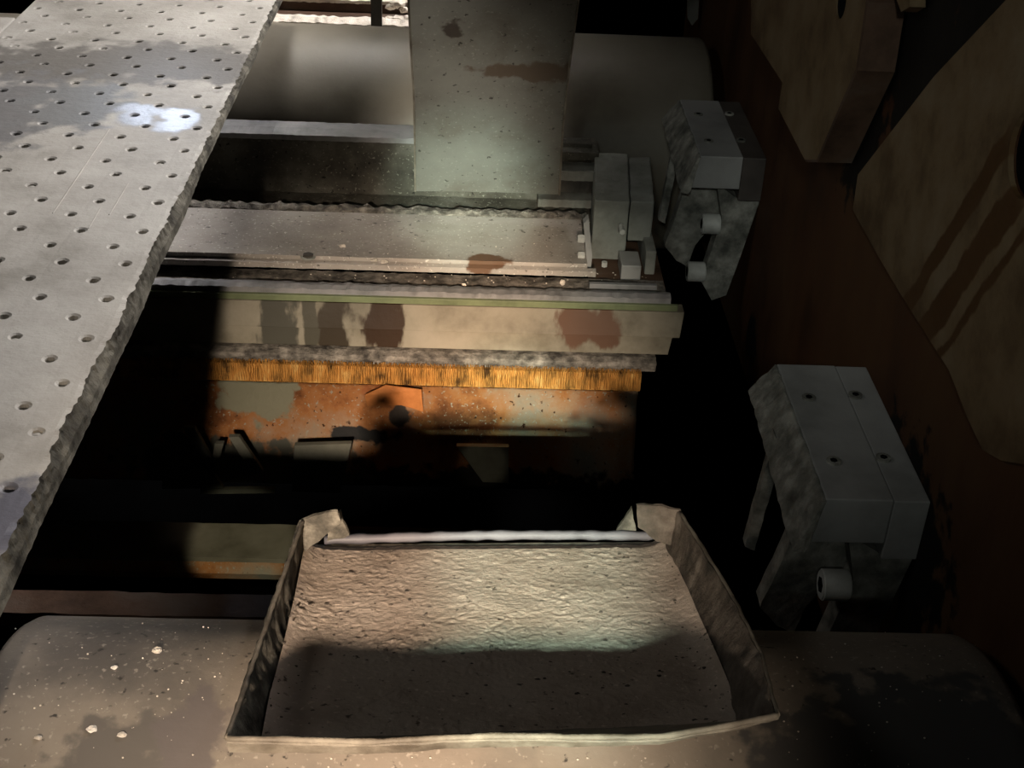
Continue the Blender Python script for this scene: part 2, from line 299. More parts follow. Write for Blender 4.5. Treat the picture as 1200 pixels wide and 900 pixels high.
# ------------------------------------------------------------------ perforated walkway plate on the left
plank = empty('perforated_walkway_plate', (-.65, 1.8, -.816), 'long dusty steel walkway plate punched with staggered holes, along the left side', 'plate')
PX0, PX1, PY0, PY1, PH, PT = -.90, -.432, .55, 3.05, .78, .004
def pz(x, y): return -PH + noise.noise(Vector((x*3, y*2.2, 0)))*.0022
def hole_cells():
    bm = bmesh.new(); cols = []
    k = 0
    while True:
        a = -.444-.0815*k
        if a < PX0-.03: break
        cols += [(a, 0.0), (a-.028, .0491)]; k += 1
    cols.sort()
    edges = [PX0]+[(cols[i][0]+cols[i+1][0])/2 for i in range(len(cols)-1)]+[PX1]
    for i, (cx, ph) in enumerate(cols):
        x0, x1 = max(edges[i], PX0), edges[i+1]
        if x1 <= PX0+.004: continue
        y = PY0
        ky = -6
        while True:
            cy = 1.0555+ph+.0982*ky; ky += 1
            y0, y1 = cy-.0491, cy+.0491
            if y0 > PY1: break
            y0, y1 = max(y0, PY0), min(y1, PY1)
            if y1-y0 < .03: continue
            jx, jy = cx+random.uniform(-.0008, .0008), cy+random.uniform(-.001, .001)
            if cx-.008 < x0 or cy-.008 < y0 or cy+.008 > y1:
                bm.faces.new([bm.verts.new((px, py, pz(px, py))) for px, py in ((x0, y0), (x1, y0), (x1, y1), (x0, y1))]); continue
            r = random.uniform(.0056, .0066); ns = 16
            out = []; mid = []; inn = []; low = []
            fill = random.random() < (.12 if cy < 1.9 else .25)
            for s in range(ns):
                an = 2*math.pi*(s+.5)/ns; c, sn = math.cos(an), math.sin(an)
                # rectangle hit
                tx = ((x1-jx)/c if c > 0 else (x0-jx)/c) if abs(c) > 1e-6 else 9
                ty = ((y1-jy)/sn if sn > 0 else (y0-jy)/sn) if abs(sn) > 1e-6 else 9
                t = min(tx, ty); ox, oy = jx+c*t, jy+sn*t
                out.append(bm.verts.new((ox, oy, pz(ox, oy))))
                rm = r*1.5
                mx, my = jx+c*rm, jy+sn*rm; mid.append(bm.verts.new((mx, my, pz(mx, my)+.0003)))
                rr_ = r*random.uniform(.93, 1.05)
                ix, iy = jx+c*rr_, jy+sn*rr_; inn.append(bm.verts.new((ix, iy, pz(ix, iy)-.0014)))
                low.append(bm.verts.new((ix, iy, -PH-(.0035 if fill else .026))))
            for a in range(ns):
                b = (a+1) % ns
                bm.faces.new((mid[a], mid[b], inn[b], inn[a])); bm.faces.new((inn[a], inn[b], low[b], low[a]))
                # outer ring: add rectangle corner when the two hits are on different sides
                A, B = out[a].co, out[b].co
                if abs(A.x-B.x) > 1e-5 and abs(A.y-B.y) > 1e-5:
                    qx = A.x if (abs(A.x-x0) < 1e-5 or abs(A.x-x1) < 1e-5) else B.x
                    qy = A.y if (abs(A.y-y0) < 1e-5 or abs(A.y-y1) < 1e-5) else B.y
                    q = bm.verts.new((qx, qy, pz(qx, qy))); bm.faces.new((out[a], q, out[b], mid[b], mid[a]))
                else: bm.faces.new((out[a], out[b], mid[b], mid[a]))
            if fill:
                c0 = bm.verts.new((jx, jy, -PH-.0022))
                for a in range(ns): bm.faces.new((low[a], low[(a+1) % ns], c0))
    bmesh.ops.recalc_face_normals(bm, faces=bm.faces[:])
    for f in bm.faces:
        if f.calc_area() > 2e-5 and f.normal.z < 0: f.normal_flip()
    return bm
bmh = hole_cells()
me = bpy.data.meshes.new('deck'); bmh.to_mesh(me); bmh.free(); me.materials.append(MATS['plate_dust'])
me.transform(Matrix.Translation(-plank.location))
o = bpy.data.objects.new('deck', me); COL.objects.link(o); o.parent = plank
# ragged right-hand edge: torn top lip, then the side face
def edge_strip():
    bm = bmesh.new(); ys = []; y = PY0
    while y < PY1: ys.append(y); y += .004
    rows = []
    for y in ys:
        amp = .009 if y < 2.0 else .004; tk = 1 if y < 1.5 else max(.45, 1-(y-1.5)*.9)
        ex = -.419 + amp*noise.noise(Vector((y*9, 3, 0))) + .004*noise.noise(Vector((y*45, 7, 0))) + .0025*noise.noise(Vector((y*120, 1, 0)))
        fx = -.4135 + .003*noise.noise(Vector((y*6, 9, 0)))+.0012*noise.noise(Vector((y*70, 9, 0)))
        n = lambda k: .0022*noise.noise(Vector((y*80, k*3.3, 2)))
        pr = [(PX1, pz(PX1, y)), ((PX1+ex)/2, pz(PX1, y)), (ex, pz(ex, y)-.0006+n(1)), (ex+.001+n(2), -PH-.006*tk+n(5)), ((ex+fx)/2+n(3), -PH-.012*tk+n(8)), (fx+n(9)*.6, -PH-.018*tk+n(6)), (fx, -PH-.027*tk), (fx+.001, -PH-.034*tk), (fx-.01, -PH-.035*tk), (PX1-.02, -PH-.035*tk)]
        rows.append([bm.verts.new((a, y, b)) for a, b in pr])
    for a, b in zip(rows, rows[1:]):
        for j in range(len(a)-1):
            f = bm.faces.new((a[j], a[j+1], b[j+1], b[j])); f.material_index = 0 if j < 2 else 1
    return bm
link('torn_edge', edge_strip(), ['plate_dust', 'plate_edge'], plank)
link('stringer', box(PX0, PX1-.02, PY0, PY1, PH+.030, PH+.037, bevel=.001), 'dark_steel', plank)
link('cross_batten', box(PX0+.01, PX1-.03, 2.95, 3.0, PH+.014, PH+.031, bevel=.001), 'dark_steel', plank)
link('cross_batten', box(PX0+.01, PX1-.03, .60, .65, PH+.014, PH+.031, bevel=.001), 'dark_steel', plank)
for sa, sb in (((128, 152), (62, 250)), ((150, 215), (128, 252)), ((118, 243), (104, 268))):
    a_, b_ = at(*sa, h=.78), at(*sb, h=.78)
    link('scratch_ridge', hexa([(b_.x-.0012, b_.y, -PH-.002), (b_.x+.0012, b_.y, -PH-.002), (a_.x+.0012, a_.y, -PH-.002), (a_.x-.0012, a_.y, -PH-.002), (b_.x-.0006, b_.y, pz(b_.x, b_.y)+.0009), (b_.x+.0006, b_.y, pz(b_.x, b_.y)+.0009), (a_.x+.0006, a_.y, pz(a_.x, a_.y)+.0009), (a_.x-.0006, a_.y, pz(a_.x, a_.y)+.0009)]), 'plate_dust', plank)
adj = box(-1.7, PX0-.003, .55, 2.606, PH+.0005, PH+.036, bevel=.003)
tag(link('plain_walkway_plate', adj, 'plate_dust'), 'plain grey walkway plate at the far left edge, ending before the perforated one', 'plate')

# ------------------------------------------------------------------ rollers
def roller(name, yc, hc_, r, x0, x1, m, label, ch=.012):
    t = empty(name, ((x0+x1)/2, yc, -hc_), label, 'roller')
    bm = bmesh.new(); segs = 96; xs = [(x0, r*.55), (x0, r-ch), (x0+ch*.35, r-ch*.35), (x0+ch, r)]
    n = 60
    xs += [(x0+ch+(x1-x0-2*ch)*i/n, r) for i in range(1, n)]
    xs += [(x1-ch, r), (x1-ch*.35, r-ch*.35), (x1, r-ch), (x1, r*.55)]
    rings = []
    for x, rr in xs:
        rg = []
        for s in range(segs):
            a = 2*math.pi*s/segs; p = Vector((x, yc+rr*math.cos(a), -hc_+rr*math.sin(a)))
            rg.append(bm.verts.new(p+(Vector((0, math.cos(a), math.sin(a)))*noise.noise(p*5)*.0008)))
        rings.append(rg)
    for a, b in zip(rings, rings[1:]):
        for s in range(segs): bm.faces.new((a[s], a[(s+1) % segs], b[(s+1) % segs], b[s]))
    bm.faces.new(rings[0]); bm.faces.new(rings[-1][::-1])
    link('shell', bm, m, t, smooth=True, auto=40)
    link('axle', cyl((x0-.10, yc, -hc_), (x0-.001, yc, -hc_), .07, 24), 'dark_steel', t, smooth=True, auto=40)
    return t
roller('near_roller', .918, 1.156, .25, -.452, .545, 'roller_near', 'large dusty brown roller across the bottom of the picture, carrying the tray')
roller('far_roller', 3.0, 1.15, .25, -1.15, .535, 'roller_far', 'large grey brown roller across the top, behind the hanging chute sheet')

def rag(amp, s=60, idx=None):
    def f(x, y, h, j):
        if idx is not None and j not in idx: return Vector()
        return Vector((0, noise.noise(Vector((x*s, y*7, h*7+j*3.1)))*amp, noise.noise(Vector((x*s+50, y*7+9, j*5.3)))*amp))
    return f
# ------------------------------------------------------------------ middle of the machine
# back beam with pale top flange
bb = empty('back_beam', (-.4, 2.62, -1.24), 'dark mottled cross beam with pale top flange in front of the far roller', 'beam')
link('beam_web', box(-1.4, .25, 2.605, 2.64, 1.004, 1.24), 'old_beam', bb)
link('top_flange', extrude_profile([(2.59, 1.010), (2.59, .999), (2.625, .996), (2.665, .998), (2.665, 1.006)], -1.4, -.08, .008, rag(.0012, 90)), 'pale_metal', bb)
for (y0, y1, h0, h1, m) in ((2.575, 2.66, 1.012, 1.028, 'old_beam'), (2.555, 2.61, 1.045, 1.066, 'block_paint'), (2.57, 2.61, 1.070, 1.098, 'dark_steel'), (2.545, 2.61, 1.105, 1.122, 'block_paint')):
    link('rail_bar', extrude_profile([(y0, h1), (y0, h0), (y1, h0), (y1, h1)], (.14 if m == 'block_paint' else -.02), .262, .006, rag(.0016, 120)), m, bb)
link('lower_rail', extrude_profile([(2.50, 1.165), (2.50, 1.135), (2.60, 1.13), (2.60, 1.165)], -1.3, .25, .01, rag(.002, 60)), 'old_beam', bb)
for px in (478, 520, 590, 635):
    q = at(px, 236, y=2.50)
    link('cleat', box(q.x-.01, q.x+.008, 2.485, 2.4995, 1.128, 1.16, bevel=.001), 'brown_steel', bb)
# table
tb = empty('doctor_table', (-.35, 2.33, -1.14), 'flat beige grimy steel table spanning the machine below the hanging sheet', 'table')
link('table_top', extrude_profile([(2.232, 1.104), (2.232, 1.097), (2.30, 1.100), (2.36, 1.101), (2.44, 1.101), (2.44, 1.125), (2.24, 1.125)], -1.4, .222, .01, rag(.0007, 25)), 'table_paint', tb)
link('front_lip', extrude_profile([(2.222, 1.119), (2.222, 1.108), (2.231, 1.106), (2.231, 1.121)], -1.4, .238, .008, rag(.0010, 70)), 'table_paint', tb)
q = at(361, 300, h=1.098)
link('bolt_head', cyl((q.x, q.y, -1.102), (q.x, q.y, -1.094), .0105, 6, bevel=.001), 'dark_steel', tb)
link('washer', cyl((q.x, q.y, -1.1005), (q.x, q.y, -1.0975), .014, 20), 'block_paint', tb)
bm = extrude_profile([(2.442, 1.125), (2.443, 1.101), (2.455, 1.097), (2.475, 1.100), (2.485, 1.11), (2.49, 1.14)], -.62, .235, .004, rag(.006, 60))
tag(link('debris_crust', bm, 'grit'), 'ragged dark crust of debris along the back edge of the flat table', 'debris')
# shelf in the gap and ragged-topped rail
sh = empty('lower_shelf', (-.35, 2.2, -1.16), 'narrow brown ledge covered in grit in front of the flat table', 'shelf')
link('shelf_plate', extrude_profile([(2.17, 1.148), (2.17, 1.137), (2.215, 1.136), (2.25, 1.137), (2.25, 1.148)], -1.4, .37, .006, rag(.0025, 55, (1, 2, 3))), 'grit', sh)
link('shelf_rail', box(.225, .352, 2.195, 2.205, 1.120, 1.13, bevel=.0015), 'pale_metal', sh)
link('shelf_rail', box(.25, .35, 2.178, 2.186, 1.127, 1.135, bevel=.0015), 'block_paint', sh)
# cream front bar
fb = empty('cream_front_bar', (-.35, 2.13, -1.24), 'cream painted cross bar with dark brown drips running down its face', 'bar')
link('ragged_top', extrude_profile([(2.145, 1.135), (2.145, 1.121), (2.158, 1.118), (2.172, 1.121), (2.172, 1.14)], -1.4, .372, .004, rag(.0026, 75, (1, 2, 3))), 'pale_metal', fb)
link('green_strip', box(-1.4, .385, 2.138, 2.146, 1.131, 1.143, bevel=.001), 'green_paint', fb)
def slantbar(x1a, x1b, y0, y1, yb, h0, h1, bm=None):
    return hexa([(-1.4, y1, -h1), (x1b, y1, -h1), (x1b, yb, -h1), (-1.4, yb, -h1), (-1.4, y0, -h0), (x1a, y0, -h0), (x1a, yb, -h0), (-1.4, yb, -h0)], bm, .0015)
link('face_plate', slantbar(.398, .392, 2.137, 2.122, 2.17, 1.144, 1.190), 'cream_paint', fb)
link('lower_face', slantbar(.380, .374, 2.129, 2.122, 2.16, 1.1905, 1.226), 'cream_paint', fb)
link('gritty_ledge', extrude_profile([(2.096, 1.238), (2.096, 1.230), (2.11, 1.226), (2.125, 1.2265), (2.16, 1.2265), (2.16, 1.25), (2.10, 1.25)], -1.4, .35, .004, rag(.003, 80, (0, 1, 2))), 'grit', fb)
# orange ribbed strip
kb = empty('orange_ribbed_strip', (-.35, 2.1, -1.29), 'bright orange rusted strip of fine ribs under the cream bar', 'strip')
link('strip_body', box(-1.4, .325, 2.094, 2.13, 1.252, 1.290, bevel=.001), 'knurl', kb)
rb = bmesh.new(); x = -.60
while x < .322:
    wv = random.uniform(.0016, .0030); t = random.uniform(.001, .0035); a = 1.2405+random.uniform(0, .003); b = 1.290-random.uniform(0, .004)
    k = 4; pts = []
    for i in range(k+1):
        h = a+(b-a)*i/k; dx = random.uniform(-.0012, .0012)
        pts.append([rb.verts.new((x+dx, 2.0945, -h)), rb.verts.new((x+dx+wv/2, 2.0935-t*random.uniform(.4, 1), -h)), rb.verts.new((x+dx+wv, 2.0945, -h))])
    for p, q2 in zip(pts, pts[1:]):
        rb.faces.new((p[0], p[1], q2[1], q2[0])); rb.faces.new((p[1], p[2], q2[2], q2[1]))
    x += wv+random.uniform(.0004, .0018)
tag(link('ribs', rb, 'knurl', kb), kind='stuff')
# rust sheet below
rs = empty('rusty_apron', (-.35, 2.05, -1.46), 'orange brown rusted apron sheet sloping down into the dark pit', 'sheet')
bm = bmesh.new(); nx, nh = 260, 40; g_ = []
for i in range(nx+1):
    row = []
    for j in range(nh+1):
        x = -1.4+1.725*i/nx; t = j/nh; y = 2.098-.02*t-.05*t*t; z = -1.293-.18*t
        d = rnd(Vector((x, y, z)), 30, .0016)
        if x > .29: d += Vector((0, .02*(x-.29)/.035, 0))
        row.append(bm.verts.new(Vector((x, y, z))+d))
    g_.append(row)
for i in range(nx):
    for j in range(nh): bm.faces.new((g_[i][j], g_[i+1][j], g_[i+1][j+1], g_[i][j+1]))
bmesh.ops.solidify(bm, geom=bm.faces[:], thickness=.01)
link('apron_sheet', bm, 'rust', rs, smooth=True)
fl = [at(*p, y=2.075) for p in ((428, 462), (452, 452), (494, 456), (496, 483), (470, 474), (430, 476))]
link('peeling_flake', prism([p+Vector((0, .004*(i % 2), 0)) for i, p in enumerate(fl)], (0, -.0025, 0)), 'orange_flake', rs)
for poly, nm, lb in ((((535, 523), (596, 524), (596, 566), (566, 565)), 'light_patch_plate', 'small pale four-sided light patch with a cut corner, modelled as a plate, low in the middle of the pit'),  # thin plates stand in for patches of light in the pit
                     (((345, 522), (412, 520), (398, 578), (342, 576)), 'light_patch_plate', 'dim grey slanting light patch modelled as a plate, in the pit above the tray left corner'),
                     (((192, 506), (212, 506), (262, 572), (190, 573)), 'light_patch_plate', 'leftmost dim triangular light patch modelled as a plate, in the dark pit')):
    tag(link(nm, prism([at(*p, y=2.016) for p in poly], (0, .010, 0), bevel=.001), 'cream_paint' if 'small' in lb else 'dim_light_patch'), lb, 'plate')
st = empty('light_patch_strips', (-.36, 2.02, -1.42), 'dim diagonal light patches modelled as strips in the dark pit, left of the grey slanting patch', 'light patch')  # strips shaped as faint patches of light
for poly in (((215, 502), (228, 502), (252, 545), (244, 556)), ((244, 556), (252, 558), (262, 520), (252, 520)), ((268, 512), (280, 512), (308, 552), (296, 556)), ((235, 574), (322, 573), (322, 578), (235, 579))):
    link('bar', prism([at(*p, y=2.016) for p in poly], (0, .010, 0)), 'dim_light_patch', st)  # each bar stands in for a dim patch of light
# deep ledge
dl = empty('deep_ledge', (-.35, 2.05, -1.66), 'dim rusty beam far down in the pit, left of the tray', 'beam')
link('ledge_top', extrude_profile([(2.00, 1.642), (2.00, 1.632), (2.105, 1.630), (2.105, 1.642)], -1.3, .165, .01, rag(.001, 40)), 'cream_paint', dl)
link('ledge_face', extrude_profile([(2.002, 1.685), (1.992, 1.664), (2.002, 1.643), (2.09, 1.643), (2.09, 1.685)], -1.3, .165, .01, rag(.001, 40)), 'rust', dl)
# brown bar just behind near roller
bm = extrude_profile([(1.143, 1.035), (1.143, 1.018), (1.180, 1.016), (1.180, 1.035)], -1.1, -.02, .01, rag(.0016, 40))
tag(link('brown_crossbar', bm, 'brown_steel'), 'thin reddish brown crossbar just behind the near roller, at lower left', 'bar')

# ------------------------------------------------------------------ bearing block
bk = empty('bearing_block', (at(730, 200, h=1.02).x, 2.45, -1.15), 'pale grey two-part bearing block to the right of the hanging sheet', 'block')
def topq(pts, h): return [at(*p, h=h) for p in pts]
L0 = topq(((697, 235), (738, 236), (736, 180), (697, 178)), 1.02)
R0 = topq(((739, 236), (767, 236), (762, 184), (737, 184)), 1.024)
def down(q, dz): return [Vector((p.x, p.y, p.z-dz)) for p in q]
for q0, dz, nm in ((L0, .125, 'left_half'), (R0, .085, 'right_half')):
    bm = hexa(down(q0, dz)+q0, bevel=.003); rough(bm, 40, .0012, maxlen=.02); link(nm.replace('left_half', 'housing').replace('right_half', 'cap'), bm, 'block_paint', bk)
q = at(738, 292, y=2.32)
link('foot_block', box(q.x-.019, q.x+.019, 2.27, 2.335, 1.117, 1.148, bevel=.002), 'bracket_paint', bk)
q = at(760, 292, y=2.33)
link('side_cheek', box(q.x-.008, q.x+.012, 2.30, 2.44, 1.10, 1.15, bevel=.003), 'block_paint', bk)
q = at(729, 270, y=2.315)
link('bolt_head', cyl(q+Vector((0, .02, 0)), q+Vector((0, -.008, 0)), .006, 6), 'bolt_metal', bk)
q = at(707, 311, h=1.14)
link('base_plate', box(q.x-.03, q.x+.115, 2.215, 2.45, 1.150, 1.158, bevel=.002), 'brown_steel', bk)
for px in (708, 741):
    q = at(px, 311, h=1.148)
    link('base_bolt', cyl(q+Vector((0, 0, -.003)), q+Vector((0, 0, .008)), .006, 6), 'bolt_metal' if px == 708 else 'dark_steel', bk)
eb = empty('end_stop', (.225, 2.3, -1.12), 'upright grey end strip with two nuts at the right end of the flat table', 'bracket')
s0 = [at(*p, y=2.27) for p in ((684, 262), (690, 256), (694, 300), (692, 318), (685, 318), (687, 300))]
link('strip', prism(s0, (0, .02, 0), bevel=.001), 'bracket_paint', eb)
for py in (280, 300):
    q = at(685, py, y=2.265); link('nut', cyl(q, q+Vector((-.013, 0, 0)), .0085, 6, bevel=.001), 'bolt_metal', eb)

# ------------------------------------------------------------------ hanging sheet (chute)
def lerp(a, b, t): return a+(b-a)*t
hs = empty('hanging_chute_sheet', (0, 2.45, -1.09), 'dull green grey steel sheet hanging down in front of the far roller, top centre', 'sheet')
prof = [(-25, 2.13), (0, 2.16), (40, 2.20), (80, 2.245), (115, 2.295), (150, 2.345), (190, 2.395), (226, 2.43)]
def lx(y): 
    k = [(-140, 474), (0, 480), (60, 483), (110, 486), (150, 487), (226, 488)]
    for (a, b), (c, d) in zip(k, k[1:]):
        if y <= c: return lerp(b, d, (y-a)/(c-a))
    return 488
def rx(y):
    k = [(-140, 690), (0, 676), (60, 668), (110, 662), (150, 658), (228, 654)]
    for (a, b), (c, d) in zip(k, k[1:]):
        if y <= c: return lerp(b, d, (y-a)/(c-a))
    return 654
bm = bmesh.new(); rows = []
def yat(py):
    for (a, b), (c, d) in zip(prof, prof[1:]):
        if py <= c: return lerp(b, d, (py-a)/(c-a))
    return prof[-1][1]
for i in range(60):
    py = lerp(-25, 226, i/59); y = yat(py); row = []
    A, B = at(lx(py), py-2, y=y), at(rx(py), py+2, y=y)
    for j in range(31): row.append(bm.verts.new(A.lerp(B, j/30)+Vector((0, .004*math.sin(math.pi*j/30), 0))))
    rows.append(row)
for a, b in zip(rows, rows[1:]):
    for j in range(30): bm.faces.new((a[j], a[j+1], b[j+1], b[j]))
L_ = [r[0].co.copy() for r in rows]; R_ = [r[-1].co.copy() for r in rows]; B_ = [v.co.copy() for v in rows[-1]]
bmesh.ops.solidify(bm, geom=bm.faces[:], thickness=-.005)
link('sheet', bm, 'hanging_sheet', hs, smooth=True, auto=40)
for side, pl in ((-1, L_), (1, R_)):
    bm = bmesh.new(); prev = None
    for p in pl:
        ring = [bm.verts.new(p+Vector(d)) for d in ((-.002*0, -.009, .003), (side*.0035, -.009, .003), (side*.0035, .008, -.003), (0, .008, -.003))]
        if prev:
            for j in range(4): bm.faces.new((prev[j], prev[(j+1) % 4], ring[(j+1) % 4], ring[j]))
        else: bm.faces.new(ring)
        prev = ring
    bm.faces.new(prev[::-1]); link('side_flange', bm, 'tray_rim', hs)

# ------------------------------------------------------------------ two identical wall brackets
def wall_bracket(label):
    Y0 = 2.38; H = .934
    t = empty('wall_bracket', (XW, Y0, -H), label, 'bracket', 'brackets bolted to the right wall')
    x0 = .438; Y1 = Y0+.32
    def bx(pts): return hexa(pts, bevel=.002)
    bm = bx([(x0-.012, Y0, -H-.066), (XW-.045, Y0, -H-.066), (XW-.045, Y1, -H-.066), (x0-.012, Y1, -H-.066), (x0, Y0, -H), (XW-.045, Y0, -H), (XW-.045, Y1, -H), (x0, Y1, -H)])
    link('cap', bm, 'bracket_paint', t)
    bm = bx([(XW-.0445, Y0, -H-.09), (XW, Y0, -H-.09), (XW, Y1, -H-.09), (XW-.0445, Y1, -H-.09), (XW-.0445, Y0, -H-.001), (XW, Y0, -H-.001), (XW, Y1, -H-.001), (XW-.0445, Y1, -H-.001)])
    link('wall_cleat', bm, 'bracket_paint', t)
    # leaning rough side plate
    bm = bx([(x0-.034, Y0-.012, -H-.072), (x0-.016, Y0-.012, -H-.076), (x0-.020, Y1, -H-.05), (x0-.036, Y1, -H-.045), (x0-.004, Y0-.003, -H-.001), (x0+.0005, Y0-.003, -H-.001), (x0+.0005, Y1, -H-.001), (x0-.004, Y1, -H-.001)])
    rough(bm, 60, .0022, maxlen=.012); link('side_plate', bm, 'bracket_rough', t)
    # back leg bar
    pts = [at(*p, y=2.56) for p in ((791, 160), (798, 172), (779, 262), (772, 258))]
    bm = prism(pts, (0, .02, 0)); rough(bm, 50, .0015, maxlen=.012); link('leg', bm, 'bracket_rough', t)
    # front leg plate
    pts = [at(*p, y=Y0+.05) for p in ((806, 206), (845, 216), (846, 250), (836, 262), (814, 288), (806, 312), (793, 306), (779, 288), (786, 268), (795, 244))]
    bm = prism(pts, (0, .03, 0)); rough(bm, 40, .0015, maxlen=.012); link('leg', bm, 'bracket_rough', t)
    # body slab
    pts = [at(*p, y=Y0+.012) for p in ((840, 216), (869, 236), (890, 236), (868, 300), (851, 346), (834, 352), (822, 330), (835, 290), (846, 256))]
    bm = prism(pts, (0, .036, 0), bevel=.001); link('body', bm, 'bracket_rough', t)
    for p in ((822, 262), (805, 318)):
        q = at(*p, y=Y0+.02)
        b = link('bolt', cyl(q, q+Vector((.036, 0, 0)), .0205, 20, bevel=.002), 'bolt_metal', t, smooth=True, auto=40)
        link('bolt_socket', cyl(q+Vector((-.0006, 0, 0)), q+Vector((.004, 0, 0)), .011, 6), 'dark_hole', b)
    # cap screws on top
    for (u, v) in ((.026, .08), (.026, .23), (.092, .09), (.092, .24)):
        b = link('cap_screw', cyl((x0+u, Y0+v, -H-.002), (x0+u, Y0+v, -H+.0022), .0095, 16), 'bracket_rough', t)
        link('socket', cyl((x0+u, Y0+v, -H+.0018), (x0+u, Y0+v, -H+.0028), .0048, 6), 'dark_hole', b)
    return t
# children of mesh parts were built in world space relative to the empty: parents are meshes already shifted
_fix = []
b1 = wall_bracket('upper pale grey bracket bolted to the right wall beside the bearing block')
for ch in list(b1.children):
    for gch in ch.children: gch.data.transform(Matrix.Translation(-b1.location))
def copy_tree(o, parent=None):
    c = o.copy(); COL.objects.link(c); c.parent = parent
    for ch in list(o.children): copy_tree(ch, c)
    return c
b2 = copy_tree(b1); b2.location = (XW, 1.28, -.934)
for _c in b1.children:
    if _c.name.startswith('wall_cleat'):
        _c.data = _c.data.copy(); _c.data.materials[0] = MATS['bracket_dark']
b2['label'] = 'lower pale grey bracket bolted to the right wall, right of the tray'

# ------------------------------------------------------------------ tray on the near roller
ty = empty('mud_filled_tray', (0, .98, -.91), 'open steel tray caked with dried mud, resting on the near roller', 'tray')
def fh(y): return .858+.27*(y-.80)                # floor depth below lens
def onfloor(px, py, off=0):
    r = ray(px, py); # -r.z t = .848+.27(r.y t-.80)-off
    t = (.858-.27*.80-off)/(-r.z-.27*r.y); return r*t
FL = [onfloor(306, 868), onfloor(340, 742), onfloor(360, 637)]
FR = [onfloor(866, 846), onfloor(822, 742), onfloor(774, 634)]
RL = [at(266, 865, h=.80), at(305, 752, h=.853), at(355, 610, h=.905)]
RR = [at(912, 838, h=.80), at(884, 738, h=.850), at(797, 600, h=.895)]
def qb(a, t):                                    # smooth through three points
    if t < .5: return a[0].lerp(a[1], t*2)
    return a[1].lerp(a[2], t*2-1)
def sm(a, t):
    return qb(a, t) if not .35 < t < .65 else qb(a, .35).lerp(qb(a, .65), (t-.35)/.3)
def slab(Pf, nu, nv, th, name, m, amp=.001, sc=40, mudamp=0, parent=ty, smooth=True):
    bm = bmesh.new(); G = []
    for i in range(nu+1):
        row = []
        for j in range(nv+1):
            p = Pf(i/nu, j/nv); row.append(bm.verts.new(p+rnd(p, sc, amp)))
        G.append(row)
    for i in range(nu):
        for j in range(nv): bm.faces.new((G[i][j], G[i+1][j], G[i+1][j+1], G[i][j+1]))
    bmesh.ops.recalc_face_normals(bm, faces=bm.faces[:])
    bmesh.ops.solidify(bm, geom=bm.faces[:], thickness=th)
    return link(name, bm, m, parent, smooth=smooth, auto=50)
slab(lambda u, v: sm(FL, v).lerp(sm(FR, v), u)+Vector((0, 0, -.006)), 40, 30, .004, 'floor_plate', 'tray_rim', .0004)
def mud(u, v):
    p = sm(FL, v).lerp(sm(FR, v), u)
    n = noise.fractal(p*16, .9, 2.2, 3)*.0008+max(0, noise.fractal(p*120, .7, 2.2, 4))*.0011*(.4+max(0, noise.noise(p*14)+.3))
    c = noise.voronoi(Vector((p.x*28, p.y*45, 0)))[0]; cr = min(1, (c[1]-c[0])*9)
    k = noise.noise(p*9+Vector((4, 0, 0)))
    n -= (.0006*(1-cr) if k > .45 else 0)
    if v == 0: p = p+(p-(sm(FL, .05).lerp(sm(FR, .05), u))).normalized()*.012
    e = min(u, 1-u)
    lift = .012*max(0, 1-e/.07)**2*min(1, v/.15)
    back = -.006*max(0, (v-.95)/.05)
    return p+Vector((0, 0, .002+n+lift+back))
bm = bmesh.new(); G = []; NU, NV = 300, 210
for i in range(NU+1): G.append([bm.verts.new(mud(i/NU, j/NV*(.985+.012*noise.noise(Vector((i*.13, 0, 0)))))) for j in range(NV+1)])
for i in range(NU):
    for j in range(NV): bm.faces.new((G[i][j], G[i+1][j], G[i+1][j+1], G[i][j+1]))
tag(link('dried_mud', bm, 'mud', ty, smooth=True))
cr = bmesh.new()
for i in range(260):
    u, v = random.random(), random.random()*.95
    if random.random() < .5: u = random.choice((u**2*.3, 1-u**2*.3))
    p = mud(u, max(.01, v)); sz = random.choice((.0006, .0008, .0012, .0018))
    b2_ = bmesh.new(); bmesh.ops.create_icosphere(b2_, subdivisions=1, radius=sz)
    for vv in b2_.verts: vv.co += rnd(vv.co*300, 1, sz*.7, i); vv.co.z *= .3; vv.co.x *= 1.4
    b2_.transform(Matrix.Translation(p)); merge(cr, b2_)
tag(link('mud_crumbs', cr, 'mud_wall', ty), kind='stuff')
def outw(P, side): return P
slab(lambda u, v: sm(FL, u).lerp(sm(RL, u), v), 90, 16, .0035, 'side_wall', 'tray_crust', .0022, 70)
slab(lambda u, v: sm(FR, u).lerp(sm(RR, u), v), 90, 16, .0035, 'side_wall', 'tray_crust', .0018, 60).data.materials[0] = MATS['mud_wall']
FT = [RL[0], at(430, 869, h=.803), at(580, 862, h=.803), at(691, 864, h=.803), at(774, 863, h=.803), at(850, 851, h=.802), RR[0]]
def ft(u):
    k = u*(len(FT)-1); i = min(int(k), len(FT)-2); return FT[i].lerp(FT[i+1], k-i)
slab(lambda u, v: FL[0].lerp(FR[0], u).lerp(ft(u), v), 80, 8, .004, 'front_wall', 'tray_rim', .0012, 50)
